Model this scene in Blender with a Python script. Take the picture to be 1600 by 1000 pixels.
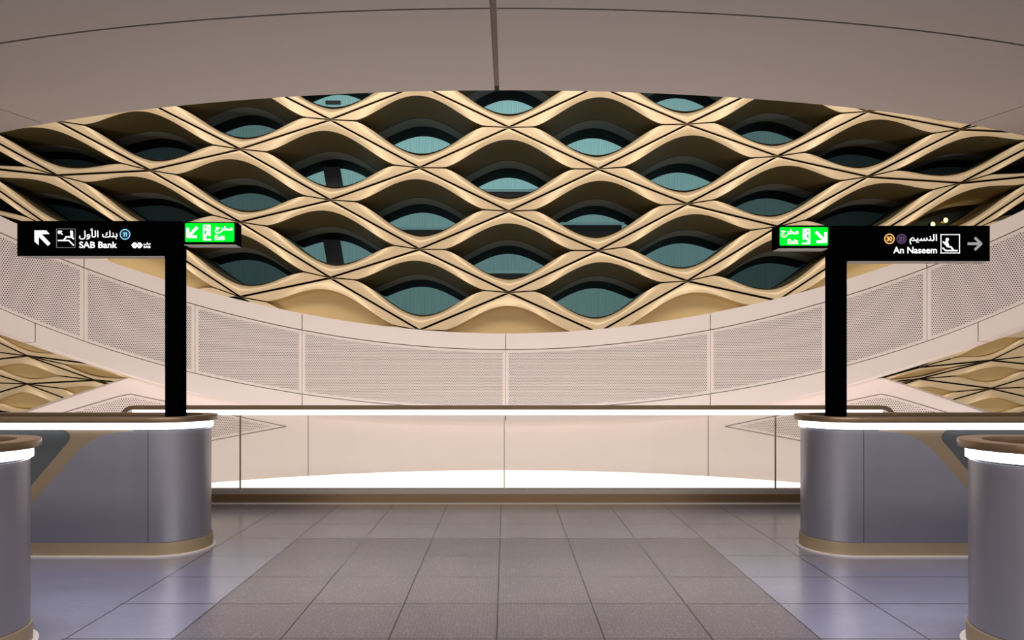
import bpy, bmesh, math, random
from mathutils import Vector
random.seed(7)
S = bpy.context.scene
COL = S.collection
for o in list(bpy.data.objects): bpy.data.objects.remove(o)

# ------------------------------------------------------------------ camera, world, light, exposure
F, CX, HZ, EYE = 1126.0, 790.0, 579.0, 1.5          # focal length in px, principal point, eye height
cam = bpy.data.cameras.new('camera'); camo = bpy.data.objects.new('camera', cam); COL.objects.link(camo)
camo.location = (0, 0, EYE); camo.rotation_euler = (math.pi/2, 0, 0)
cam.sensor_width = 36; cam.lens = F*36/1600; cam.shift_x = (800-CX)/1600; cam.shift_y = (HZ-500)/1600
cam.clip_end = 200
S.camera = camo
S.view_settings.view_transform = 'Standard'; S.view_settings.look = 'None'
S.view_settings.gamma = 1; S.view_settings.use_curve_mapping = False
S.view_settings.exposure = 0.08

W = bpy.data.worlds.new('world'); S.world = W; W.use_nodes = True
W.node_tree.nodes['Background'].inputs[0].default_value = (1.0, 0.93, 0.89, 1)
W.node_tree.nodes['Background'].inputs[1].default_value = 0.30

def area(name, loc, target, sx, sy, power, col):
    l = bpy.data.lights.new(name, 'AREA'); l.shape = 'RECTANGLE'; l.size = sx; l.size_y = sy
    l.energy = power; l.color = col
    o = bpy.data.objects.new(name, l); COL.objects.link(o); o.location = loc
    o.rotation_euler = (Vector(target)-Vector(loc)).to_track_quat('-Z', 'Y').to_euler()
    return o
# the atrium's high lights wash the gold lattice; the concourse ceiling lights behind the camera wash the ring
area('atrium_light', (0, 13, 19), (0, 26, 6), 40, 5, 3800, (1.0, 0.915, 0.83))
for sx in (-1, 1):
    area('lower_lattice_fill', (sx*12.2, 15.6, -0.6), (sx*16.5, 26, 1.6), 5, 1.6, 520, (1.0, 0.90, 0.72))  # unseen warm fill added to brighten the lower gold panels
    dl = area('floor_side_fill', (sx*3.3, 4.2, 4.9), (sx*3.5, 4.2, 0), 1.2, 6.5, 75, (0.84, 0.85, 1.0))  # cool fill added overhead to lift the sides of the floor
    dl.data.spread = math.radians(62)
area('concourse_light', (0, -3, 4.7), (0, 14, 1.6), 12, 1.6, 800, (1.0, 0.94, 0.90))

# ------------------------------------------------------------------ materials
def srgb(r, g, b):
    f = lambda c: c/12.92 if c <= 0.04045 else ((c+0.055)/1.055)**2.4
    return (f(r/255), f(g/255), f(b/255), 1)
class NT:
    def __init__(s, name):
        s.m = bpy.data.materials.new(name); s.m.use_nodes = True
        s.t = s.m.node_tree; s.b = s.t.nodes['Principled BSDF']; s.out = s.t.nodes['Material Output']
    def n(s, typ, **kw):
        x = s.t.nodes.new(typ)
        for k, v in kw.items(): setattr(x, k, v)
        return x
    def l(s, a, b): s.t.links.new(a, b)
    def math(s, op, a, b=None, c=None):
        x = s.n('ShaderNodeMath', operation=op)
        for i, v in enumerate((a, b, c)):
            if v is None: continue
            if hasattr(v, 'type'): s.l(v, x.inputs[i])
            else: x.inputs[i].default_value = v
        return x.outputs[0]
    def mixc(s, fac, a, b):
        x = s.n('ShaderNodeMix', data_type='RGBA')
        for sock, v in ((x.inputs[0], fac), (x.inputs[6], a), (x.inputs[7], b)):
            if hasattr(v, 'type'): s.l(v, sock)
            else: sock.default_value = v
        return x.outputs[2]
def simple(name, col, rough=0.5, metal=0.0, noise=0.0, nscale=8.0, emit=None, es=0.0, spec=0.5, stretch=None):
    k = NT(name); b = k.b
    b.inputs['Base Color'].default_value = col; b.inputs['Roughness'].default_value = rough
    b.inputs['Metallic'].default_value = metal; b.inputs['Specular IOR Level'].default_value = spec
    if noise:
        tc = k.n('ShaderNodeTexCoord'); nz = k.n('ShaderNodeTexNoise'); nz.inputs['Scale'].default_value = nscale
        nz.inputs['Detail'].default_value = 4
        if stretch:
            mp = k.n('ShaderNodeMapping'); mp.inputs['Scale'].default_value = stretch
            k.l(tc.outputs['Object'], mp.inputs[0]); k.l(mp.outputs[0], nz.inputs['Vector'])
        else: k.l(tc.outputs['Object'], nz.inputs['Vector'])
        lo = tuple(c*(1-noise) for c in col[:3])+(1,); hi = tuple(min(1, c*(1+noise)) for c in col[:3])+(1,)
        k.l(k.mixc(nz.outputs[0], lo, hi), b.inputs['Base Color'])
        rr = k.math('MULTIPLY_ADD', nz.outputs[0], 0.16, rough-0.08); k.l(rr, b.inputs['Roughness'])
    if emit:
        b.inputs['Emission Color'].default_value = emit; b.inputs['Emission Strength'].default_value = es
    return k.m

GOLD = simple('gold_anodised', srgb(220, 196, 158), 0.42, 0.25, 0.05, 1.6, spec=0.5)
GOLDP = simple('gold_blind_panel', srgb(206, 178, 126), 0.5, 0.0, 0.05, 1.2)
SOFF = simple('shaded_gold_soffit', srgb(88, 77, 50), 0.5, 0.0, 0.05, 2.0, spec=0.2)  # gold like the frames, darkened for the shade inside the openings
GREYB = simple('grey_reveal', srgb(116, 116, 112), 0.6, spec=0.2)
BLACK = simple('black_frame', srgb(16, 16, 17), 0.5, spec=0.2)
SEAM = simple('black_seam', srgb(12, 10, 9), 0.9, spec=0.0)
WHITE = simple('pink_white_cladding', srgb(232, 216, 208), 0.5, 0.0, 0.02, 1.5, spec=0.3)
LINER = simple('dark_liner', srgb(120, 104, 98), 0.8)
GROOVE = simple('groove', srgb(138, 118, 110), 0.8)
CEIL = simple('ceiling_panel_paint', srgb(156, 145, 140), 0.55, 0.0, 0.03, 0.9, spec=0.25)
CEILB = simple('ceiling_void', srgb(130, 113, 103), 0.9)
STEEL = simple('satin_steel', srgb(152, 149, 157), 0.36, 0.65, 0.04, 5, stretch=(1, 1, 0.05))
BRONZE = simple('bronze', srgb(128, 104, 78), 0.36, 0.6, 0.06, 6)
PLINTH = simple('bronze_plinth', srgb(164, 144, 112), 0.42, 0.25, 0.06, 6)
BRONZED = simple('bronze_dark', srgb(84, 62, 46), 0.5, 0.4)
STRIPM = simple('bronze_strip_paint', srgb(150, 130, 104), 0.42, 0.5)
TRIMW = simple('pale_trim', srgb(214, 204, 192), 0.4)
DGLASS = simple('dark_glass', srgb(78, 80, 80), 0.1, 0.0, spec=0.6)
CORE = simple('dark_core', srgb(40, 38, 38), 0.8)
SIGNB = simple('sign_black', srgb(3, 3, 4), 0.5, spec=0.0)
SIGNU = simple('sign_underside', srgb(196, 186, 178), 0.6)  # light on the undersides of the black signs, put into a pale colour
LED = simple('led_strip', (1, 1, 1, 1), 0.5, emit=(0.90, 0.95, 1.0, 1), es=3.2)
LEDV = simple('led_rail', (1, 1, 1, 1), 0.5, emit=(1.0, 0.99, 0.95, 1), es=2.2)
GLOW = simple('emissive_ledge_white', (1, 1, 1, 1), 0.5, emit=(1.0, 0.99, 0.965, 1), es=1.03)
INKW = simple('ink_white', (0.9, 0.9, 0.9, 1), 0.5, emit=(1, 1, 1, 1), es=0.95)
INKG = simple('ink_grey', srgb(120, 120, 120), 0.5, emit=srgb(140, 140, 140), es=0.9)
INKL = simple('ink_line', srgb(90, 90, 90), 0.5, emit=srgb(110, 110, 110), es=0.9)
INKB = simple('ink_blue', srgb(120, 190, 225), 0.5, emit=srgb(120, 185, 225), es=1)
NAVY = simple('ink_navy', srgb(10, 22, 48), 0.5)
INKO = simple('ink_orange', srgb(240, 176, 96), 0.5, emit=srgb(245, 178, 92), es=1)
BROWN = simple('ink_brown', srgb(50, 20, 14), 0.5)
INKP = simple('ink_purple', srgb(96, 60, 110), 0.5, emit=srgb(88, 52, 104), es=0.9)
PLUM = simple('ink_plum', srgb(30, 10, 34), 0.5)
EXG = simple('exit_green', srgb(0, 30, 8), 0.6, spec=0.0, emit=(0.0, 0.95, 0.03, 1), es=1.0)
EXW = simple('exit_white', (1, 1, 1, 1), 0.5, emit=(0.93, 1, 0.97, 1), es=1.4)
LAMP = simple('lamp_lens', (1, 0.8, 0.4, 1), 0.5, emit=(1, 0.60, 0.18, 1), es=4)

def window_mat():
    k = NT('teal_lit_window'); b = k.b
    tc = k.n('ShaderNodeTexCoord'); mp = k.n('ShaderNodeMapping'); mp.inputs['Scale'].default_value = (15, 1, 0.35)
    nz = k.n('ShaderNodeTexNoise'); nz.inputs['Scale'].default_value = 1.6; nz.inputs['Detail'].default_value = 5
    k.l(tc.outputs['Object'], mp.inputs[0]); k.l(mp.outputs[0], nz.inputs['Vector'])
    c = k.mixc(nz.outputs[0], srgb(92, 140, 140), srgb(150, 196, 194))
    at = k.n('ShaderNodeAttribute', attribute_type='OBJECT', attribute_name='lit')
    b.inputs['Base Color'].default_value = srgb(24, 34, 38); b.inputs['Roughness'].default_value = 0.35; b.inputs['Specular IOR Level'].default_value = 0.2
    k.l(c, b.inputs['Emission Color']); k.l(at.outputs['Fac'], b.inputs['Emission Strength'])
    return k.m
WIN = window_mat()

def perf_mat(name, pitch, base, hole, rad):
    k = NT(name); b = k.b
    uv = k.n('ShaderNodeUVMap', uv_map='UVMap'); sp = k.n('ShaderNodeSeparateXYZ'); k.l(uv.outputs[0], sp.inputs[0])
    v = k.math('DIVIDE', sp.outputs[1], pitch*0.9); row = k.math('FLOOR', v)
    off = k.math('MULTIPLY', k.math('MODULO', row, 2.0), 0.5)
    u = k.math('ADD', k.math('DIVIDE', sp.outputs[0], pitch), off)
    du = k.math('SUBTRACT', k.math('FRACT', u), 0.5); dv = k.math('MULTIPLY', k.math('SUBTRACT', k.math('FRACT', v), 0.5), 0.9)
    d = k.math('SQRT', k.math('ADD', k.math('MULTIPLY', du, du), k.math('MULTIPLY', dv, dv)))
    h = k.math('LESS_THAN', d, rad)
    k.l(k.mixc(h, base, hole), b.inputs['Base Color']); b.inputs['Roughness'].default_value = 0.55
    b.inputs['Specular IOR Level'].default_value = 0.3
    return k.m
PERF = perf_mat('perforated_cladding', 0.032, srgb(232, 216, 210), srgb(60, 48, 46), 0.29)
PERFB = perf_mat('perforated_lower_cladding', 0.034, srgb(232, 216, 208), srgb(84, 66, 60), 0.27)

def clear_glass():
    k = NT('clear_glass'); k.t.nodes.remove(k.b)
    tr = k.n('ShaderNodeBsdfTransparent'); tr.inputs[0].default_value = (0.85, 0.855, 0.845, 1)
    gl = k.n('ShaderNodeBsdfGlossy'); gl.inputs['Roughness'].default_value = 0.03
    fr = k.n('ShaderNodeFresnel'); fr.inputs[0].default_value = 1.45
    mx = k.n('ShaderNodeMixShader'); k.l(fr.outputs[0], mx.inputs[0]); k.l(tr.outputs[0], mx.inputs[1]); k.l(gl.outputs[0], mx.inputs[2])
    k.l(mx.outputs[0], k.out.inputs[0])
    return k.m
CGLASS = clear_glass()

def floor_mat():
    k = NT('stone_floor_tiles'); b = k.b
    tc = k.n('ShaderNodeTexCoord'); sp = k.n('ShaderNodeSeparateXYZ'); k.l(tc.outputs['Object'], sp.inputs[0])
    X, Y = sp.outputs[0], sp.outputs[1]
    P = 0.603
    def line(c, o, w):
        f = k.math('FRACT', k.math('DIVIDE', k.math('SUBTRACT', c, o), P))
        e = k.math('SUBTRACT', 0.5, k.math('ABSOLUTE', k.math('SUBTRACT', f, 0.5)))
        return k.math('LESS_THAN', e, w/P)
    inner = k.math('MULTIPLY', k.math('GREATER_THAN', X, -2.49), k.math('LESS_THAN', X, 2.40))
    lx = k.math('MULTIPLY', line(X, -0.05, 0.0045), inner)
    ly = k.math('MULTIPLY', line(Y, 4.03, 0.0055), k.math('GREATER_THAN', X, -2.49))
    ln = k.math('MAXIMUM', lx, ly)
    pat = k.math('MULTIPLY', k.math('MULTIPLY', k.math('GREATER_THAN', X, -1.86), k.math('LESS_THAN', X, 1.758)), k.math('LESS_THAN', Y, 6.445))
    # cloudy stone
    nz = k.n('ShaderNodeTexNoise'); nz.inputs['Scale'].default_value = 1.3; nz.inputs['Detail'].default_value = 6
    mp = k.n('ShaderNodeMapping'); mp.inputs['Scale'].default_value = (1, 2.2, 1); k.l(tc.outputs['Object'], mp.inputs[0]); k.l(mp.outputs[0], nz.inputs['Vector'])
    stone = k.mixc(nz.outputs[0], srgb(104, 102, 116), srgb(130, 128, 144))
    patc = k.mixc(nz.outputs[0], srgb(70, 59, 63), srgb(93, 82, 87))  # textured tiles darkened to carry the dark reflection down the middle
    c = k.mixc(pat, stone, patc)
    # embossed bars on the textured tiles
    vo = k.n('ShaderNodeTexVoronoi', feature='DISTANCE_TO_EDGE'); vo.inputs['Scale'].default_value = 42; vo.inputs['Randomness'].default_value = 0.55
    k.l(tc.outputs['Object'], vo.inputs['Vector'])
    bars = k.math('LESS_THAN', vo.outputs['Distance'], 0.09)
    c = k.mixc(k.math('MULTIPLY', k.math('MULTIPLY', bars, pat), 0.38), c, srgb(136, 126, 134))
    c = k.mixc(ln, c, srgb(26, 23, 23))
    k.l(c, b.inputs['Base Color'])
    k.l(k.math('MULTIPLY_ADD', pat, 0.06, 0.27), b.inputs['Roughness'])
    k.l(k.math('MULTIPLY', k.math('MULTIPLY_ADD', ln, -0.8, 0.8), k.math('MULTIPLY_ADD', pat, -0.3, 1.0)), b.inputs['Coat Weight']); b.inputs['Coat Roughness'].default_value = 0.20; b.inputs['Coat IOR'].default_value = 1.5
    b.inputs['Specular IOR Level'].default_value = 1.0
    bp = k.n('ShaderNodeBump'); bp.inputs['Strength'].default_value = 0.05; bp.inputs['Distance'].default_value = 0.003
    k.l(k.math('SUBTRACT', k.math('MULTIPLY', bars, pat), k.math('MULTIPLY', ln, 1.0)), bp.inputs['Height']); k.l(bp.outputs[0], b.inputs['Normal'])
    return k.m
FLOORM = floor_mat()

# ------------------------------------------------------------------ helpers
class MB:
    """collects faces into one mesh"""
    def __init__(s): s.v = []; s.f = []; s.mi = []; s.uv = {}
    def vert(s, p, uv=None):
        s.v.append(tuple(p))
        if uv: s.uv[len(s.v)-1] = uv
        return len(s.v)-1
    def face(s, idx, mi=0): s.f.append(tuple(idx)); s.mi.append(mi)
    def poly(s, pts, mi=0): s.face([s.vert(p) for p in pts], mi)
    def box(s, x0, x1, y0, y1, z0, z1, mi=0):
        i = [s.vert(p) for p in ((x0,y0,z0),(x1,y0,z0),(x1,y1,z0),(x0,y1,z0),(x0,y0,z1),(x1,y0,z1),(x1,y1,z1),(x0,y1,z1))]
        for q in ((0,3,2,1),(4,5,6,7),(0,1,5,4),(1,2,6,5),(2,3,7,6),(3,0,4,7)): s.face([i[k] for k in q], mi)
    def prism(s, pts, axis_pts):
        """extrude the ring pts to the ring axis_pts (same length), capped"""
        a = [s.vert(p) for p in pts]; b = [s.vert(p) for p in axis_pts]; n = len(a)
        s.face(a); s.face(b[::-1])
        for i in range(n): s.face((a[i], a[(i+1) % n], b[(i+1) % n], b[i]))
    def loft(s, rings, closed=True, mi=0):
        idx = [[s.vert(p) for p in r] for r in rings]
        for a, b in zip(idx, idx[1:]):
            n = len(a)
            for i in range(n if closed else n-1): s.face((a[i], a[(i+1) % n], b[(i+1) % n], b[i]), mi)
        return idx
    def tube(s, path, r, n=8):
        rings = []
        for i, p in enumerate(path):
            p = Vector(p); t = (Vector(path[min(i+1, len(path)-1)])-Vector(path[max(i-1, 0)])).normalized()
            u = t.cross(Vector((0.3, 0.2, 1))).normalized(); w = t.cross(u)
            rings.append([p+u*r*math.cos(a)+w*r*math.sin(a) for a in [2*math.pi*j/n for j in range(n)]])
        ix = s.loft(rings); s.face(ix[0]); s.face(ix[-1][::-1])
    def build(s, name, mats, parent=None, smooth=False, bevel=0.0, origin=None, recalc=True):
        me = bpy.data.meshes.new(name)
        off = Vector(origin) if origin else Vector((0, 0, 0))
        me.from_pydata([Vector(p)-off for p in s.v], [], s.f)
        mats = mats if isinstance(mats, (list, tuple)) else [mats]
        for m in mats: me.materials.append(m)
        for p, mi in zip(me.polygons, s.mi): p.material_index = mi
        if s.uv:
            ul = me.uv_layers.new(name='UVMap')
            for lp in me.loops: ul.data[lp.index].uv = s.uv.get(lp.vertex_index, (0, 0))
        bm = bmesh.new(); bm.from_mesh(me)
        bmesh.ops.remove_doubles(bm, verts=bm.verts, dist=1e-5)
        if recalc: bmesh.ops.recalc_face_normals(bm, faces=bm.faces)
        if bevel:
            es = [e for e in bm.edges if len(e.link_faces) == 2 and e.calc_face_angle(0) > 0.6]
            bmesh.ops.bevel(bm, geom=es, offset=bevel, segments=2, affect='EDGES', profile=0.5)
        bm.to_mesh(me); bm.free()
        if smooth:
            me.polygons.foreach_set('use_smooth', [True]*len(me.polygons))
            try: me.set_sharp_from_angle(angle=math.radians(38))
            except Exception: pass
        o = bpy.data.objects.new(name, me); COL.objects.link(o)
        if parent: o.parent = parent
        o.location = off
        return o
def tag(o, label=None, cat=None, group=None, kind=None):
    if label: o['label'] = label
    if cat: o['category'] = cat
    if group: o['group'] = group
    if kind: o['kind'] = kind
    return o
def thing(name, label, cat, loc=(0, 0, 0), group=None):
    o = bpy.data.objects.new(name, None); COL.objects.link(o); o.location = loc
    o.empty_display_size = 0.2
    return tag(o, label, cat, group)
def at(px, py, Y): return Vector(((px-CX)*Y/F, Y, EYE-(py-HZ)*Y/F))
def lerp(a, b, t): return a+(b-a)*t

# ------------------------------------------------------------------ the setting: floor, ceiling
fl = MB(); fl.box(-14, 14, -7, 8.32, -0.35, 0)
tag(fl.build('floor', FLOORM), kind='structure')

def ceiling():
    cy, z = 27.0, 5.0
    def arc(R, t0, t1, n=40): return [(R*math.sin(lerp(t0, t1, i/n)), cy-R*math.cos(lerp(t0, t1, i/n))) for i in range(n+1)]
    g = 0.0011
    cuts = [-0.75, -0.372, -0.006, 0.374, 0.75]
    back = MB()
    inn, out = arc(18.02, -0.75, 0.75, 60), arc(36, -0.75, 0.75, 60)
    back.loft([[(x, y, z+0.05) for x, y in inn], [(x, y, z+0.05) for x, y in out], [(x, y, z+0.4) for x, y in out], [(x, y, z+0.4) for x, y in inn], [(x, y, z+0.05) for x, y in inn]], closed=False)
    root = tag(back.build('ceiling', CEILB), kind='structure')
    for (R0, R1) in ((18.0, 20.02), (20.05, 36)):
        for a, b in zip(cuts, cuts[1:]):
            ga = 0.0016 if abs(a) < 0.1 else 0.0006; gb = 0.0016 if abs(b) < 0.1 else 0.0006
            i, o = arc(R0, a+ga, b-gb), arc(R1, a+ga, b-gb)
            m = MB()
            m.prism([(x, y, z) for x, y in i]+[(x, y, z) for x, y in o[::-1]], [(x, y, z+0.045) for x, y in i]+[(x, y, z+0.045) for x, y in o[::-1]])
            m.build('ceiling_panel', CEIL, root, bevel=0)
ceiling()

# ------------------------------------------------------------------ gold lattice facade
FY = 26.0
def bump(s, tip, a): 
    if abs(s) >= tip: return 0.0
    return a*(math.cos(math.pi*s/(2*tip))**2)**0.8
NS = 40
SS = sorted(set([-1+2*i/NS for i in range(NS+1)]+[-0.76, 0.76, -0.55, 0.55]))
seam_edges = []
def cell(T, Rn, B, L, kind, label, lit=0.0, extra=None, group=None, a=0.65, tip=0.76, name='diamond_cell'):
    """one diamond of the lattice. T, Rn, B, L: pixel-plane nodes turned into points of the facade plane"""
    T, Rn, B, L = (at(p[0], p[1], FY) for p in (T, Rn, B, L))
    C = (T+Rn+B+L)/4; C.y = FY
    root = thing(name, label, 'window' if kind == 'open' else 'panel', C, group)
    dep = 0.33 if a > 0.52 else 0.17
    g = 0.042 if a > 0.52 else 0.03; gt = 0.022
    def X(s): return lerp(T.x if s >= 0 else T.x, Rn.x if s >= 0 else L.x, abs(s)) if s != 0 else (T.x+B.x)/2
    def U(s): return lerp(T.z, Rn.z if s >= 0 else L.z, abs(s))
    def D(s): return lerp(B.z, Rn.z if s >= 0 else L.z, abs(s))
    M0 = (T.z+B.z)/2
    M0 = (L.z+Rn.z)/2 if abs((L.z+Rn.z)/2-M0) < 0.3*(T.z-B.z)/2 else M0
    def M(s): return (L.z+(Rn.z-L.z)*(s+1)/2)+(M0-(L.z+Rn.z)/2)*(1-abs(s))
    hU, hD = T.z-M0, M0-B.z
    amax = a
    def up(s, aa=None, tt=None): return M(s)+hU*bump(s, tt or tip, aa or a)
    def lo(s, aa=None, tt=None): return M(s)-hD*bump(s, tt or tip, aa or a)
    K = 9
    # upper half of the frame: swells towards the viewer and ends in the lip
    relief = 0.24 if kind == 'open' else 0.14
    def wu(t, s): return -relief*(bump(s, tip, a)/amax)*t**1.6
    def wl(t, s):
        k = bump(s, tip, a)/amax
        return k*0.85*relief*max(0, t-0.35)**2/0.4225*1.6
    for half in (1, -1):
        m = MB(); rings = []
        for j in range(K+1):
            t = j/K; ring = []
            for s in SS:
                o_ = (U(s)-g*1.15*(1-abs(s)*0.3)) if half > 0 else (D(s)+g*1.15*(1-abs(s)*0.3))
                i_ = (up(s) if half > 0 else lo(s))
                if abs(s) >= tip: i_ = M(s)+half*gt
                if half > 0: i_ = max(i_, M(s)+gt*min(1, 1)); o_ = max(o_, i_)
                else: i_ = min(i_, M(s)-gt); o_ = min(o_, i_)
                w = wu(t, s) if half > 0 else wl(t, s)
                ring.append((X(s)-C.x, w, lerp(o_, i_, t)-C.z))
            rings.append(ring)
        # an edge turned back into the wall so that the panel has thickness
        rings.insert(0, [(x, y+0.12, z) for x, y, z in rings[0]])
        m.loft(rings, closed=False)
        m.build('frame', GOLD, root, smooth=True, recalc=False)
    # deep reveal behind the opening
    SI = [-1+2*i/36 for i in range(37)]
    hs = hU/1.45
    def loop(drop, w, lip=False):
        """opening outline: the upper curve sunk by drop, never below the sill"""
        pts = []
        for q in SI:
            s = q*tip
            ww = w if not lip else wu(1, s)
            e = gt if abs(q) == 1 else 0
            pts.append((X(s)-C.x, ww, max(up(s)-drop*hs, lo(s)+0.01+0.02*(1-abs(q)))+e-C.z))
        for q in SI[::-1][1:-1]:
            s = q*tip
            ww = w if not lip else wl(1, s)
            pts.append((X(s)-C.x, ww, lo(s)-C.z))
        return pts
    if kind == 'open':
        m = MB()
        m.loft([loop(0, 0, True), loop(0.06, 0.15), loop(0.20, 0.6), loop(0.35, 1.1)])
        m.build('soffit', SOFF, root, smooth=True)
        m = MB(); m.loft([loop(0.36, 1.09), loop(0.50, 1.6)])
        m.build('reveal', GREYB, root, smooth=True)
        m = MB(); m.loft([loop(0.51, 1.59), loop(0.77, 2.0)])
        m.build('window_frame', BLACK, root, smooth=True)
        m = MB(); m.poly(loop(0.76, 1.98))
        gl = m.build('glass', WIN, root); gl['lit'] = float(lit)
        if extra == 'column':
            m = MB()
            x0, w_ = (0.05-0.55), 0.62
            zt, zb = up(0)-0.72*hs-C.z, lo(0)-C.z
            m.prism([(x0-0.22, 1.82, zt), (x0+0.42, 1.82, zt), (x0+0.62, 1.82, zb), (x0-0.02, 1.82, zb)], [(x0-0.22, 1.97, zt), (x0+0.42, 1.97, zt), (x0+0.62, 1.97, zb), (x0-0.02, 1.97, zb)])
            m.build('mullion', simple_dark, root)
        if extra in ('beam', 'beamlow'):
            zb = (lo(0)-EYE)*(FY+1.9)/FY+EYE-C.z; h = 0.50 if extra == 'beam' else 0.26
            m = MB(); m.box(-1.15, 1.15, 1.87, 1.975, zb-0.12, zb+h-0.10); m.build('spandrel', simple_dark, root)
            m = MB(); m.box(-1.25, 1.25, 1.83, 1.975, zb+h-0.10, zb+h); m.build('transom', simple_pale, root)
        if extra == 'vent':
            m = MB(); m.box(-0.64, -0.06, 1.88, 1.975, -0.20, -0.07); m.build('vent', simple_dark, root)
    else:
        m = MB()
        m.loft([loop(0, 0, True), loop(0.02, 0.5*dep), loop(0.05, dep+0.01)])
        m.build('reveal', GOLDP, root, smooth=True)
        m = MB(); m.poly(loop(0.045, dep)); m.build('infill_panel', GOLDP, root)
    for p, q in ((T, Rn), (Rn, B), (B, L), (L, T), (L, Vector((X(-tip), FY, M(-tip)))), (Vector((X(tip), FY, M(tip))), Rn)):
        key = tuple(sorted(((round(p.x, 2), round(p.z, 2)), (round(q.x, 2), round(q.z, 2)))))
        if key not in seam_edges: seam_edges.append(key)
    return root
simple_dark = simple('window_post_grey', srgb(52, 62, 66), 0.6)
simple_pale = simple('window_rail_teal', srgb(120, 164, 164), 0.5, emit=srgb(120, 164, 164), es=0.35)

CX_ = {0: 795, 1: 139.5, 2: 279, 3: 420, 4: 561, 5: 706, 6: 851, 7: 997}
EV = {0: ([66, 199, 330, 457, 578],)*2,
      2: ([60, 187, 312.5, 434, 547], [64, 194, 318.5, 439, 550]),
      4: ([56, 161, 266, 370, 472], [66, 174, 276, 376, 474]),
      6: ([62, 128, 194, 259, 322], [74, 140, 209, 272, 334])}
OD = {1: ([0, 132, 262, 389.5, 516], [2, 134, 264, 391.5, 520]),
      3: ([0, 115, 233, 347, 464], [6, 125, 244, 354, 470]),
      5: ([14, 97, 189, 274, 362], [24, 110, 202, 286, 368]),
      7: ([10, 70, 128, 188, 246], [20, 82, 140, 200, 258])}
def node(j, i):
    s = 0 if j < 0 else 1; k = abs(j)
    x = 795 + (math.copysign(CX_[k], j) if k else 0)
    t = (EV if k % 2 == 0 else OD)[k][s]
    return (x, t[i])
LIT_FADE = {(0, 0): .95, (0, 1): .88, (0, 2): .40, (1, 1): .92, (1, 2): .52, (1, 3): .33, (2, 0): .85, (2, 1): .72, (2, 2): .42,
       (3, 1): .34, (3, 2): .19, (3, 3): .10, (4, 0): .05, (4, 1): .035, (4, 2): .02, (5, 1): .01, (5, 2): .01, (5, 3): .008, (6, 1): .0, (6, 2): .0, (6, 3): .0}  # room glow per window, with the viewing-angle fade to the sides put in
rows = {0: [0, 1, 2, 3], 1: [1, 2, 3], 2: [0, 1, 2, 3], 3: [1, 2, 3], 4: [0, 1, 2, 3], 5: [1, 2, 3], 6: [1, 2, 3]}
ORD = ['topmost', 'second', 'third', 'fourth']
NUM = {1: 'first', 2: 'second', 3: 'third', 4: 'fourth', 5: 'fifth', 6: 'sixth'}
for j in range(-6, 7):
    k = abs(j)
    for n, i in enumerate(rows[k]):
        T, B = node(j, i), node(j, i+1)
        def nb(d):
            jj = j+d
            return node(jj, i+1) if k % 2 == 0 else node(jj, i)
        L, Rn = nb(-1), nb(1)
        blind = k in (0, 2, 4) and i == 3
        where = 'middle column' if j == 0 else f'{NUM[k]} column {"left" if j < 0 else "right"} of centre'
        tone = 'bright teal' if LIT_FADE.get((k, i), 0) > 0.6 else 'dim teal' if LIT_FADE.get((k, i), 0) > 0.15 else 'dark'
        if blind: lab = f'blind gold diamond panel peeping over the white parapet, {where}'
        else: lab = f'{tone} diamond window in gold lattice, {ORD[n]} one of the {where}'
        lit = LIT_FADE.get((k, i), 0.0)
        ex = None
        if (j, i) in ((-2, 1), (-2, 2)): ex = 'column'
        if (j, i) in ((0, 1), (0, 2), (1, 2)): ex = None
        if (j, i) in ((0, 1), (0, 2), (-1, 2)): ex = 'beamlow'
        if (j, i) == (1, 2): ex = 'beam'
        if (j, i) == (-2, 0): ex = 'vent'
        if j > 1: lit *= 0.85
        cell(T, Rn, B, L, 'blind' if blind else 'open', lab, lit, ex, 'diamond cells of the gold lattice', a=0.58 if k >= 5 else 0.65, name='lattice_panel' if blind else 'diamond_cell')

# flatter blind diamonds that show below the parapet at both sides
def lower(cols, side):
    xs = [c[0] for c in cols]
    def cl(T, Rn, B, L, txt):
        if side == 'right': L, Rn = Rn, L
        cell(T, Rn, B, L, 'blind', txt, a=0.50, tip=0.55, name='lattice_panel', group='blind diamonds below the parapet')
    (wx, w), (zx, z), (ax, a_), (bx, b), (cx_, c) = cols
    far = f'at the {side} edge of the picture'
    cl((zx, z[0]), (ax, a_[1]), (zx, z[1]), (wx, w[0]), f'upper blind gold diamond cut off {far}')
    cl((zx, z[1]), (ax, a_[2]), (zx, z[2]), (wx, w[1]), f'lower blind gold diamond cut off {far}')
    cl((ax, a_[0]), (bx, b[0]), (ax, a_[1]), (zx, z[0]), f'blind gold leaf panel tucked right under the parapet at the {side}')
    cl((ax, a_[1]), (bx, b[1]), (ax, a_[2]), (zx, z[1]), f'blind gold leaf panel in the middle of the {side} stack below the parapet')
    cl((ax, a_[2]), (bx, b[2]), (ax, a_[3]), (zx, z[2]), f'blind gold leaf panel just above the {side} barrier rim')
    cl((bx, b[0]), (cx_, c[0]), (bx, b[1]), (ax, a_[1]), f'thin gold panel in the upper {side} corner where parapet and bowl cross')
    cl((cx_, c[0]), (2*cx_-bx, c[1]+13), (cx_, c[1]), (bx, b[1]), f'gold panel sliver wedged between parapet and bowl at the {side}')
    cl((bx, b[1]), (cx_, c[1]), (bx, b[2]), (ax, a_[2]), f'thin gold panel beside the sloping bowl edge at the {side}')
lower([(-166, [530, 592, 655]), (-62, [507, 568, 631]), (42, [512, 556, 600, 650]), (147, [569, 594, 640]), (252, [603, 627])], 'left')
lower([(1760, [540, 600, 660]), (1654, [512, 574, 632]), (1549, [518, 563, 607, 655]), (1437, [574, 592, 640]), (1330, [604, 627])], 'right')

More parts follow.
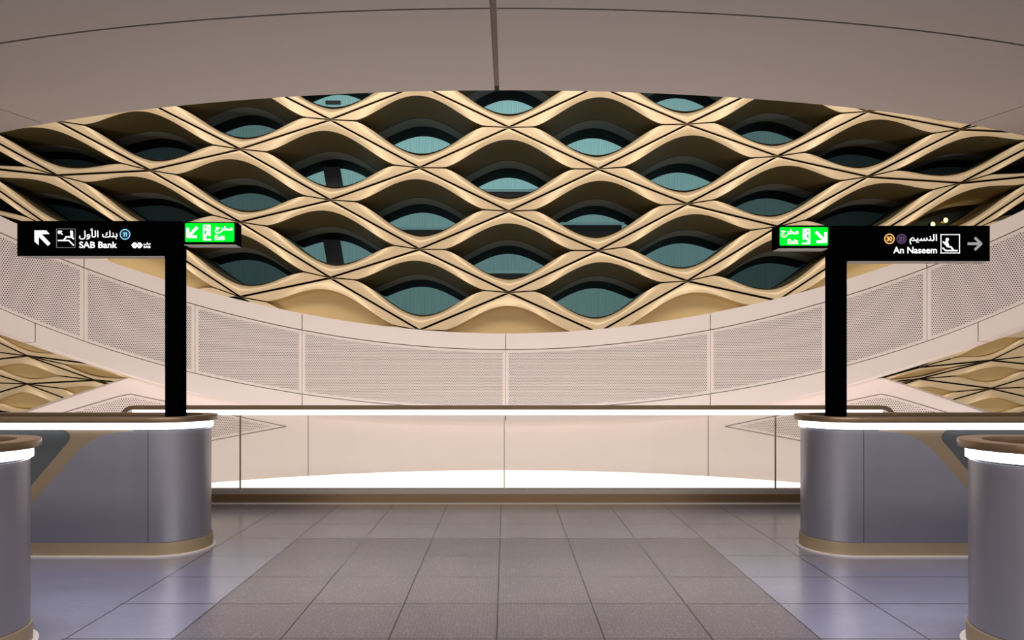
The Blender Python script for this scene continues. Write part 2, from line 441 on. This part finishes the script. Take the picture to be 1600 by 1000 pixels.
wr = MB()
for (p, q) in seam_edges:
    p, q = Vector((p[0], 0, p[1])), Vector((q[0], 0, q[1])); d = (q-p)
    if d.length < 0.05: continue
    nrm = Vector((-d.z, 0, d.x)).normalized()*0.085
    a0 = [p+nrm, q+nrm, q-nrm, p-nrm]
    wr.prism([(v.x, FY+0.06, v.z) for v in a0], [(v.x, FY+0.10, v.z) for v in a0])
wr.box(-30, 30, FY+2.9, FY+3.1, -3, 20)
wr.box(-30, -29.8, 8, FY+3, -3, 20); wr.box(29.8, 30, 8, FY+3, -3, 20)
rear = tag(wr.build('wall_rear', SEAM), kind='structure')
pts = [(-29.7, -2.9), (29.7, -2.9), (29.7, 7.2), (18.4, 7.2), (14.6, 6.25), (8.6, 4.0), (3.4, 2.8), (-3.4, 2.8), (-8.6, 4.0), (-14.6, 6.25), (-18.4, 7.2), (-29.7, 7.2)]
m = MB(); m.prism([(x, FY+0.45, z) for x, z in pts], [(x, FY+0.60, z) for x, z in pts]); m.build('plain_gold_cladding', GOLDP, rear)

# two warm spotlights inside a right-hand diamond
for n, (px, py) in enumerate(((1477.5, 344), (1457.5, 350.5))):
    c = at(px, py, FY+1.0)
    r = thing('spotlight', ['small glowing amber spotlight higher of two inside a right-hand diamond', 'small glowing amber spotlight lower of two just above the right sign'][n], 'spotlight', c, 'amber spotlights in the lattice')
    m = MB(); ring = lambda rr, y: [(rr*math.cos(t*math.pi/8), y, rr*math.sin(t*math.pi/8)) for t in range(16)]
    m.loft([ring(0.09, -0.02), ring(0.10, 0.05), ring(0.08, 0.2)]); m.poly(ring(0.08, 0.2)); m.build('housing', BLACK, r, smooth=True)
    m = MB(); m.loft([ring(0.01, -0.05), ring(0.06, -0.04), ring(0.088, 0.0)]); m.poly(ring(0.01, -0.05)); m.build('lens', LAMP, r, smooth=True)
    l = bpy.data.lights.new('spotlight_glow', 'POINT'); l.energy = 160; l.color = (1, 0.55, 0.15); l.shadow_soft_size = 0.1
    lo_ = bpy.data.objects.new('spotlight_glow', l); COL.objects.link(lo_); lo_.location = c+Vector((0.3, 0.55, -0.25))

# ------------------------------------------------------------------ curved parapet (white ring) and the bowl under it
CYR, RR = 5.15, 8.85
pol = lambda c: (lambda t: sum(ci*t**(2*i) for i, ci in enumerate(c)))
zt_ = pol([2.2213, 1.8091, -0.5013, 0.3433]); z1_ = pol([1.9022, 1.815, -0.1905, 0.0997])
z2_ = pol([0.7507, 1.6823, 0.0395, 0.101]); zb_ = pol([0.498, 0.9651, 1.7721, -0.9946])
def clampf(f):                       # beyond the fitted span go on straight
    def g(t):
        t = abs(t)
        if t <= 0.98: return f(t)
        return f(0.98)+(f(0.98)-f(0.97))/0.01*(t-0.98)
    return g
ZT, Z1, Z2, ZB = (clampf(f) for f in (zt_, z1_, z2_, zb_))
def pc(R, t, z): return (R*math.sin(t), CYR+R*math.cos(t), z)
def slab(t0, t1, zlo, zhi, R0, R1, uv=False, mi=0, m=None, step=0.02):
    m = m or MB(); n = max(2, int(abs(t1-t0)/step)); rings = []
    for i in range(n+1):
        t = lerp(t0, t1, i/n); a, b = zlo(t), zhi(t)
        rings.append([(R0, t, a), (R0, t, b), (R1, t, b), (R1, t, a)])
    ids = [[m.vert(pc(*p), (p[1]*RR, p[2]) if uv else None) for p in r] for r in rings]
    for a, b in zip(ids, ids[1:]):
        for k in range(4): m.face((a[k], a[(k+1) % 4], b[(k+1) % 4], b[k]), mi)
    m.face(ids[0], mi); m.face(ids[-1][::-1], mi)
    return m
par = thing('curved_parapet', 'pinkish white curved parapet with perforated panels sweeping across in front of the gold lattice', 'parapet', pc(RR, 0, ZB(0)))
inv = par.location.copy()
def pbuild(m, name, mat, parent=par, **k):
    o = m.build(name, mat, parent, **k); o.location = -parent.location if parent else (0, 0, 0); return o
TE = 1.25
bv = slab(-TE, TE, lambda t: ZB(t)+0.03, lambda t: ZT(t)-0.04, RR+0.05, RR+0.42); pbuild(bv, 'core_wall', LINER)
def seg(cuts, g=0.0008): return [(a+g, b-g) for a, b in zip(cuts, cuts[1:])]
for a, b in seg([-TE, -0.8275, -0.434, 0.0, 0.4365, 0.827, TE]):
    pbuild(slab(a, b, lambda t: Z1(t)+0.012, ZT, RR, RR+0.46), 'coping', WHITE, smooth=True)
pcuts = [-TE, -0.8275, -0.639, -0.434, 0.0, 0.4365, 0.656, 0.827, TE]
for a, b in seg(pcuts, 0.0004):
    m = slab(a, b, lambda t: Z2(t)+0.008, lambda t: Z1(t)-0.004, RR+0.008, RR+0.04)
    o = pbuild(m, 'perforated_panel', WHITE, smooth=True)
    mg = 0.055/RR
    m = slab(a+mg, b-mg, lambda t: Z2(t)+0.055, lambda t: Z1(t)-0.055, RR+0.004, RR+0.02, uv=True)
    o2 = m.build('perforated_field', PERF, o, smooth=True); o2.location = (0, 0, 0)
for a, b in seg([-TE, -0.902, -0.434, 0.0, 0.4365, 0.905, TE]):
    pbuild(slab(a, b, ZB, lambda t: Z2(t)-0.004, RR, RR+0.46), 'fascia', WHITE, smooth=True)

RB = 9.32
def bowl_top(t):
    t = abs(t); edge = 1.385-(t-0.737)*3.27
    return min(ZB(t)+0.02, edge)
m = slab(-1.12, 1.12, lambda t: -0.75, lambda t: max(-0.7, bowl_top(t)), RB, RB+0.25)
bowl = tag(m.build('wall_bowl', WHITE, smooth=True), kind='structure')
def perf_lo(t): return 0.452-1.43*(abs(t)-0.457)
def perf_hi(t):
    t = abs(t)
    return 0.452+(t-0.457)*(1.115-0.452)/(0.742-0.457) if t < 0.742 else 1.115-2.75*(t-0.742)
for sg in (-1, 1):
    mid = slab(0.457+0.03 if sg > 0 else -1.06, 1.06 if sg > 0 else -0.457-0.03, lambda t: perf_lo(t)+0.05, lambda t: max(perf_lo(t)+0.052, perf_hi(t)-0.05), RB-0.004, RB+0.02, uv=True)
    mid.build('perforated_field', PERFB, bowl)
    m = MB()
    for f in (perf_lo, perf_hi): slab(0.457*sg, 1.06*sg, lambda t: f(t)-0.008, lambda t: f(t)+0.008, RB-0.003, RB+0.01, m=m)
    m.build('trim_groove', GROOVE, bowl)
m = MB()
for t in (-0.414, 0.424): slab(t-0.0007, t+0.0007, lambda t: -0.5, lambda t: ZB(t)+0.02, RB-0.003, RB+0.01, m=m)
m.build('trim_joint', GROOVE, bowl)

# lower ledge between balustrade and bowl, its lit glare put in as emission
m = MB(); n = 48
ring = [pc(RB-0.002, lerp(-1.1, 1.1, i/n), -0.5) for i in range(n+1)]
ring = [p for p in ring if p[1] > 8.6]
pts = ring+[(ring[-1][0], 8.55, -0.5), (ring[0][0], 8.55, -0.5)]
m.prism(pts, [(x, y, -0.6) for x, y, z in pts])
tag(m.build('glowing_lower_ledge', GLOW), 'glaring white lower ledge down behind the glass balustrade', 'light panel')
m = MB(); m.box(-14, 14, 8.34, 22, -0.9, -0.62); tag(m.build('floor_lower', WHITE), kind='structure')

# ------------------------------------------------------------------ glass balustrade at the edge
BY = 8.2
bal = thing('glass_balustrade', 'frameless glass balustrade with bronze handrail and glowing white underside across the void edge', 'balustrade', (0, BY, 0))
def lb(name, mat, x0, x1, y0, y1, z0, z1, bevel=0.0):
    m = MB(); m.box(x0, x1, y0, y1, z0, z1); return m.build(name, mat, bal, bevel=bevel)
XL, XR = -4.35, 4.40
# handrail: a flat bar whose ends bend down
def rail_path():
    r = 0.13; out = [(XL, 0.02)]
    zt = 1.08
    for i in range(9):
        a = math.pi-(math.pi/2)*i/8; out.append((XL+r+r*math.cos(a), zt-r+r*math.sin(a)))
    for i in range(9):
        a = math.pi/2-(math.pi/2)*i/8; out.append((XR-r+r*math.cos(a), zt-r+r*math.sin(a)))
    out.append((XR, 0.02)); return out
rp = rail_path(); m = MB(); rings = []
for i, (x, z) in enumerate(rp):
    a = rp[max(i-1, 0)]; b = rp[min(i+1, len(rp)-1)]; dx, dz = b[0]-a[0], b[1]-a[1]; d = math.hypot(dx, dz); nx, nz = -dz/d*0.024, dx/d*0.024
    rings.append([(x-nx, -0.045, z-nz), (x+nx, -0.045, z+nz), (x+nx, 0.045, z+nz), (x-nx, 0.045, z-nz)])
ix = m.loft(rings); m.face(ix[0]); m.face(ix[-1][::-1]); m.build('handrail', BRONZE, bal, bevel=0.004)
lb('light_strip', LEDV, -4.24, 4.28, -0.022, 0.022, 0.995, 1.054)
px_seams = [-4.33, -3.02, -0.015, 3.07, 4.38]
for a, b in zip(px_seams, px_seams[1:]): lb('glass_pane', CGLASS, a+0.006, b-0.006, -0.008, 0.008, 0.10, 0.995)
for a in px_seams[1:-1]: lb('glass_joint', TRIMW if abs(a) < 1 else GROOVE, a-0.006, a+0.006, -0.008, 0.008, 0.10, 0.995)
lb('shoe', simple('shoe_metal', srgb(168, 158, 148), 0.4, 0.3), XL, XR, -0.03, 0.08, 0.10, 0.155)
lb('kerb', BRONZE, XL, XR, -0.06, 0.10, 0.004, 0.10, 0.004)
lb('base_trim', TRIMW, XL, XR, -0.085, -0.06, 0.0, 0.008)

# ------------------------------------------------------------------ steel stairwell barriers (two on each side)
def barrier(sg, cy, label, LEN=4.4, cxx=2.845):
    R = 0.33; m_ = -sg
    root = thing('stairwell_barrier', label, 'barrier', (sg*cxx, cy, 0), 'steel barriers with lit rims')
    def outl(off, L=LEN, a0=0.0, a1=math.pi, front=True, n=28):
        r = R+off; pts = []
        if front: pts.append((-L if front is True else front, -r))
        for i in range(n+1):
            a = lerp(a0, a1, i/n); pts.append((r*math.sin(a), -r*math.cos(a)))
        pts.append((-L, r)); return [(m_*x, y) for x, y in pts]
    def shell(off_out, off_in, z0, z1, **k):
        A, B = outl(off_out, **k), outl(off_in, **k); m = MB()
        ix = m.loft([[(x, y, z0) for x, y in A], [(x, y, z1) for x, y in A], [(x, y, z1) for x, y in B], [(x, y, z0) for x, y in B], [(x, y, z0) for x, y in A]], closed=False)
        for e in (0, -1): m.face([ix[q][e] for q in range(4)])
        return m
    def solid(off, z0, z1):
        A = outl(off); m = MB(); m.prism([(x, y, z0) for x, y in A], [(x, y, z1) for x, y in A]); return m
    solid(-0.06, 0.02, 1.05).build('core', CORE, root)
    shell(0.0, -0.05, 0.0, 0.109).build('plinth', PLINTH, root, smooth=True)
    shell(0.028, 0.0, 0.0, 0.010).build('base_trim', TRIMW, root, smooth=True)
    shell(-0.012, -0.03, 0.112, 1.012, front=-0.037).build('end_panel', STEEL, root, smooth=True)
    k = 0.00515
    sw = [((px-790)*k+2.845, 1.5-(py-579)*k) for px, py in ((-6, 849), (52, 783), (118, 708), (126, 700.5), (133, 695), (141, 689), (150, 684), (160, 680), (172, 677), (186, 675), (200, 674.2))]
    def ztop(x):
        if x >= sw[-1][0]: return 1.012
        for (xa, za), (xb, zb) in zip(sw, sw[1:]):
            if xa <= x <= xb: return min(1.012, lerp(za, zb, (x-xa)/(xb-xa)))
        return 0.112
    m = MB(); cols = []
    xs = [sw[0][0]+0.002]+[p[0] for p in sw[1:]]
    r0, r1 = R-0.012, R-0.03
    path = [(x, -r0, -r1) for x in xs if x < -0.06]+[(-0.042, -r0, -r1)]
    rings = []
    for p in path:
        x, y0, y1 = p; xa = xb = x; zt = ztop(x)
        rings.append([(m_*xa, y0, 0.112), (m_*xa, y0, zt), (m_*xb, y1, zt), (m_*xb, y1, 0.112)])
    ix = m.loft(rings); m.face(ix[0]); m.face(ix[-1][::-1])
    m.build('side_panel', STEEL, root, smooth=True)
    pp = [((px-790)*k+2.845, 1.5-(py-579)*k) for px, py in ((205, 672), (96, 672), (101, 674), (105, 677.5), (107, 683), (105, 689), (102, 693), (52, 752), (-30, 849), (6, 849), (60, 785), (132, 706), (205, 700))]
    m = MB(); m.prism([(m_*x, -R+0.024, z) for x, z in pp], [(m_*x, -R+0.034, z) for x, z in pp]); m.build('diagonal_strip', STRIPM, root, bevel=0)
    m = MB(); x0, x1 = -LEN, (126-790)*k+2.845
    m.box(min(m_*x0, m_*x1), max(m_*x0, m_*x1), -R+0.036, -R+0.050, 0.112, 1.012); m.build('side_glass', DGLASS, root)
    shell(0.004, -0.03, 1.024, 1.078).build('light_strip', LED, root, smooth=True)
    shell(0.042, -0.075, 1.08, 1.124).build('rim', BRONZE, root, smooth=True, bevel=0.003)
    A = outl(-0.072); m = MB(); m.prism([(x, y, 1.055) for x, y in A], [(x, y, 1.0797) for x, y in A]); m.build('top_recess', BRONZED, root)
    return root
barrier(-1, 6.13, 'steel barrier with rounded end carrying the left sign post')
barrier(1, 6.13, 'steel barrier with rounded end carrying the right sign post', cxx=2.85)
barrier(-1, 3.86, 'near steel barrier with lit bronze rim, cut off at the left edge', cxx=2.925)
barrier(1, 3.86, 'near steel barrier with lit bronze rim, cut off at the right edge', cxx=2.855)

# ------------------------------------------------------------------ signs
def textmesh(body, bold):
    c = bpy.data.curves.new('lettering', 'FONT'); c.body = body; c.size = 1; c.offset = bold; c.resolution_u = 4
    o = bpy.data.objects.new('lettering', c); COL.objects.link(o)
    dg = bpy.context.evaluated_depsgraph_get(); dg.update()
    me = bpy.data.meshes.new_from_object(o.evaluated_get(dg))
    v = [(p.co.x, p.co.y) for p in me.vertices]; f = [tuple(p.vertices) for p in me.polygons]
    bpy.data.objects.remove(o); bpy.data.curves.remove(c); bpy.data.meshes.remove(me)
    return v, f
class Face:
    """draws flat marks on a sign face, in photo-sized units of that face"""
    def __init__(s, root, Y): s.root = root; s.Y = Y; s.d = 0.0
    def p(s, px, py, lift=0.0015):
        q = at(px, py, s.Y); q.y -= lift; return q-s.root.location
    def text(s, body, x0, y0, x1, y1, mat, bold=0.02, lift=0.002, name='lettering'):
        v, f = textmesh(body, bold)
        xs = [a for a, b in v]; ys = [b for a, b in v]; m = MB()
        lx, hx, ly, hy = min(xs), max(xs), min(ys), max(ys)
        for a, b in v: m.vert(s.p(lerp(x0, x1, (a-lx)/(hx-lx)), lerp(y1, y0, (b-ly)/(hy-ly)), lift))
        for q in f: m.face(q)
        return m.build(name, mat, s.root, recalc=False)
    def poly(s, polys, mat, name, lift=0.002, thick=0.001):
        m = MB()
        for P in polys: m.prism([s.p(x, y, lift) for x, y in P], [s.p(x, y, lift-thick) for x, y in P])
        return m.build(name, mat, s.root)
    @staticmethod
    def stroke(pts, w):
        out = []
        for (xa, ya), (xb, yb) in zip(pts, pts[1:]):
            d = math.hypot(xb-xa, yb-ya); nx, ny = -(yb-ya)/d*w/2, (xb-xa)/d*w/2; ex, ey = (xb-xa)/d*w*0.22, (yb-ya)/d*w*0.22
            out.append([(xa+nx-ex, ya+ny-ey), (xb+nx+ex, yb+ny+ey), (xb-nx+ex, yb-ny+ey), (xa-nx-ex, ya-ny-ey)])
        return out
    @staticmethod
    def disc(cx, cy, r, n=24): return [(cx+r*math.cos(2*math.pi*i/n), cy+r*math.sin(2*math.pi*i/n)) for i in range(n)]
    def ring(s, cx, cy, r, w, mat, name, lift=0.002):
        m = MB(); n = 32
        A = [s.p(*q, lift) for q in s.disc(cx, cy, r, n)]; B = [s.p(*q, lift) for q in s.disc(cx, cy, r-w, n)]
        m.loft([A, B]); return m.build(name, mat, s.root)
    def frame(s, x0, y0, x1, y1, w, mat, name):
        return s.poly([[(x0, y0), (x1, y0), (x1, y0+w), (x0, y0+w)], [(x0, y1-w), (x1, y1-w), (x1, y1), (x0, y1)],
                       [(x0, y0), (x0+w, y0), (x0+w, y1), (x0, y1)], [(x1-w, y0), (x1, y0), (x1, y1), (x1-w, y1)]], mat, name)
SY = 6.24
def pxbox(root, name, mat, x0, x1, y0, y1, Y, depth, bevel=0.004):
    a, b = at(x0, y1, Y), at(x1, y0, Y); m = MB(); L = root.location
    m.box(a.x-L.x, b.x-L.x, Y-L.y, Y+depth-L.y, a.z-L.z, b.z-L.z); return m.build(name, mat, root, bevel=bevel)
def sign(post_x, by, board, label, flat_y=400):
    base = at((post_x[0]+post_x[1])/2, HZ, SY+0.02); base.z = 1.0805; base.y = SY+0.06
    root = thing('direction_sign', label, 'sign', base, 'black direction signs on posts')
    m = MB(); a, b = at(post_x[0], HZ, SY+0.02), at(post_x[1], HZ, SY+0.02)
    top = at(0, board[2], SY).z-0.002; L = root.location
    m.box(a.x-L.x, b.x-L.x, 0.02-0.06, 0.11-0.06, 0, top-L.z); m.build('post', SIGNB, root, bevel=0.004)
    pxbox(root, 'board', SIGNB, board[0], board[1], board[2], board[3], SY, 0.125)
    a, b = at(board[0]+2, board[3], SY), at(board[1]-26 if board[0] < 500 else board[1]-2, board[3], SY)
    if board[0] > 500: a = at(post_x[1]+1, board[3], SY)
    m = MB(); m.box(a.x-L.x, b.x-L.x, 0.006-0.06, 0.119-0.06, a.z-L.z-0.004, a.z-L.z); m.build('pale_underside', SIGNU, root)
    return root
ls = sign((257.5, 284.5), 652, (26.5, 282, 345, 400), 'black direction sign reading SAB Bank on the left barrier')
f = Face(ls, SY)
z6 = lambda P: [(20+x/8, 335+y/8) for x, y in P]
f.poly([z6([(273, 200), (418, 200), (460, 246), (360, 246), (472, 362), (440, 394), (325, 278), (325, 384), (273, 338)])], INKW, 'arrow')
f.frame(20+545/8, 335+178/8, 20+785/8, 335+418/8, 0.9, INKL, 'pictogram_frame')
pg = []
for P, w in (([(568, 326), (700, 326), (762, 386)], 15), ([(640, 322), (668, 282), (735, 282), (762, 306)], 17), ([(738, 236), (738, 285)], 32)): pg += f.stroke(z6(P), w/8)
pg.append(f.disc(20+735/8, 335+219/8, 18/8)); pg.append(z6([(566, 204), (612, 204), (622, 216), (598, 218), (628, 250), (618, 258), (588, 228), (584, 248), (566, 238)]))
f.poly(pg, INKW, 'pictogram')
f.text('\ufedd\ufeed\ufe84\ufedf\ufe8d \ufeda\ufee8\ufe91', 20+830/8, 335+176/8, 20+1310/8, 335+314/8, INKW, 0.010)
f.text('SAB Bank', 20+832/8, 335+340/8, 20+1306/8, 335+422/8, INKW, 0.016)
f.poly([f.disc(20+1405/8, 335+250/8, 60/8)], NAVY, 'line_badge', 0.0015)
f.ring(20+1405/8, 335+250/8, 66/8, 1.3, INKB, 'badge_ring', 0.0025)
f.poly([z6([(x+6, 225), (x+20, 225), (x+20, 277), (x+9, 277), (x+9, 238), (x, 243), (x-2, 233)]) for x in (1380, 1408)], INKB, 'lettering', 0.003)
z1 = lambda P: [(x/4, 320+y/4) for x, y in P]
f.poly([z1([(821, 253), (836, 236), (849, 236), (857, 247), (865, 236), (878, 236), (893, 253), (878, 271), (865, 271), (857, 260), (849, 271), (836, 271)]),
        ], INKW, 'logo')
f.poly([z1([(842, 243), (850, 253), (842, 264)]), z1([(872, 243), (864, 253), (872, 264)])], SIGNB, 'logo_inset', 0.003)
f.text('\ufe8f\ufe8e\ufeb3', 898/4, 320+234/4, 942/4, 320+253/4, INKW, 0.03)
f.text('SAB', 898/4, 320+256/4, 942/4, 320+271/4, INKW, 0.03)

rs = sign((1296, 1323.5), 655, (1299, 1547, 352.5, 408), 'black direction sign reading An Naseem on the right barrier')
f = Face(rs, SY)
q = 1600/220.0
z7 = lambda P: [(1340+x/q, 340+y/q) for x, y in P]
c1 = z7([(360, 242), (498, 242)])
f.poly([f.disc(*c1[0], 54/q)], BROWN, 'line_badge', 0.0015); f.ring(*c1[0], 59/q, 1.4, INKO, 'badge_ring', 0.0025)
f.poly([f.disc(*c1[1], 52/q)], PLUM, 'line_badge', 0.0015); f.ring(*c1[1], 57/q, 1.0, INKP, 'badge_ring', 0.0025)
def zt7(body, x0, y0, x1, y1, mat, bold=0.016, lift=0.002): (a, b), (c, d) = z7([(x0, y0), (x1, y1)]); f.text(body, a, b, c, d, mat, bold, lift)
zt7('30', 328, 216, 391, 268, INKO, 0.02, 0.003); zt7('21', 470, 218, 527, 268, INKP, 0.02, 0.003)
zt7('\ufee2\ufef4\ufeb4\ufee8\ufedf\ufe8d', 588, 188, 901, 306, INKW, 0.012)
zt7('An Naseem', 404, 332, 900, 408, INKW)
(a, b), (c, d) = z7([(942, 189), (1161, 407)]); f.frame(a, b, c, d, 1.2, INKW, 'pictogram_frame')
pg = []
for P, w in (([(1008, 272), (1024, 322)], 30), ([(970, 274), (1020, 328)], 14), ([(1018, 328), (1062, 336), (1088, 370)], 16), ([(968, 345), (1000, 376), (1132, 376)], 15)): pg += f.stroke(z7(P), w/q)
(hx, hy), = z7([(1018, 249)]); pg.append(f.disc(hx, hy, 18/q)); f.poly(pg, INKW, 'pictogram')
f.poly(f.stroke(z7([(1255, 297), (1395, 297)]), 30/q)+f.stroke(z7([(1334, 232), (1404, 298), (1334, 364)]), 28/q), INKG, 'arrow')

def exit_sign(x0, x1, y0, y1, face, ZF, arrow, door, man, ar, en, label):
    base = at((x0+x1)/2, y1, SY+0.01); base.y = SY+0.065
    root = thing('exit_sign', label, 'exit sign', base, 'green exit signs')
    Y = SY-0.012
    pxbox(root, 'housing', SIGNB, x0, x1, y0, y1-1.5, Y, 0.13, 0.006)
    a, b = at(x0+2, y1-1.4, Y), at(x1-1, y1-1.4, Y); L = root.location; m = MB()
    m.box(a.x-L.x, b.x-L.x, Y+0.004-L.y, Y+0.126-L.y, a.z-L.z-0.006, a.z-L.z); m.build('pale_underside', SIGNU, root)
    f = Face(root, Y)
    (a, b), (c, d) = ZF([face[:2], face[2:]]); r = 2.2; P = []
    for (ux, uy, s0) in ((c-r, d-r, 0), (a+r, d-r, 90), (a+r, b+r, 180), (c-r, b+r, 270)):
        for i in range(6): t = math.radians(s0+18*i); P.append((ux+r*math.cos(t), uy+r*math.sin(t)))
    f.poly([P], EXG, 'lit_face', 0.002)
    k = 1/14.545
    pg = []
    for P, w in arrow: pg += f.stroke(ZF(P), w*k)
    f.poly(pg, EXW, 'arrow', 0.0035)
    pg = []
    for P, w in door+man[1:]: pg += f.stroke(ZF(P), w*k)
    (hx, hy), = ZF([man[0]]); pg.append(f.disc(hx, hy, 26*k)); f.poly(pg, EXW, 'running_figure', 0.0035)
    (a, b), (c, d) = ZF([ar[:2], ar[2:]]); f.text('\ufe9d\ufeae\ufea8\ufee3', a, b, c, d, EXW, 0.02, 0.0035)
    (a, b), (c, d) = ZF([en[:2], en[2:]]); f.text('Exit', a, b, c, d, EXW, 0.02, 0.0035)
K = 110/1600.0
zl = lambda P: [(280+x*K, 340+y*K) for x, y in P]
zr = lambda P: [(1200+x*K, 340+y*K) for x, y in P]
exit_sign(285.5, 369, 346.8, 383.5, (135, 125, 1255, 555), zl,
          [([(405, 230), (215, 425)], 62), ([(200, 250), (200, 435), (390, 435)], 58)],
          [([(560, 180), (560, 505), (720, 505)], 30), ([(560, 180), (700, 180), (700, 400)], 30)],
          [(655, 225), ([(600, 260), (660, 300), (640, 370)], 50), ([(640, 370), (600, 420), (590, 490)], 34), ([(640, 370), (710, 400)], 34)],
          (815, 195, 1222, 365), (815, 400, 1045, 512), 'green glowing exit sign beside the left sign post')
exit_sign(1214, 1294.5, 352, 389.5, (262, 218, 1365, 638), zr,
          [([(1095, 335), (1300, 540)], 62), ([(1305, 345), (1305, 548), (1115, 548)], 58)],
          [([(940, 270), (940, 590), (775, 590)], 30), ([(940, 270), (800, 270), (800, 480)], 30)],
          [(850, 315), ([(900, 350), (840, 390), (860, 460)], 50), ([(860, 460), (900, 510), (910, 580)], 34), ([(860, 460), (795, 490)], 34)],
          (290, 268, 688, 452), (440, 492, 682, 602), 'green glowing exit sign beside the right sign post')
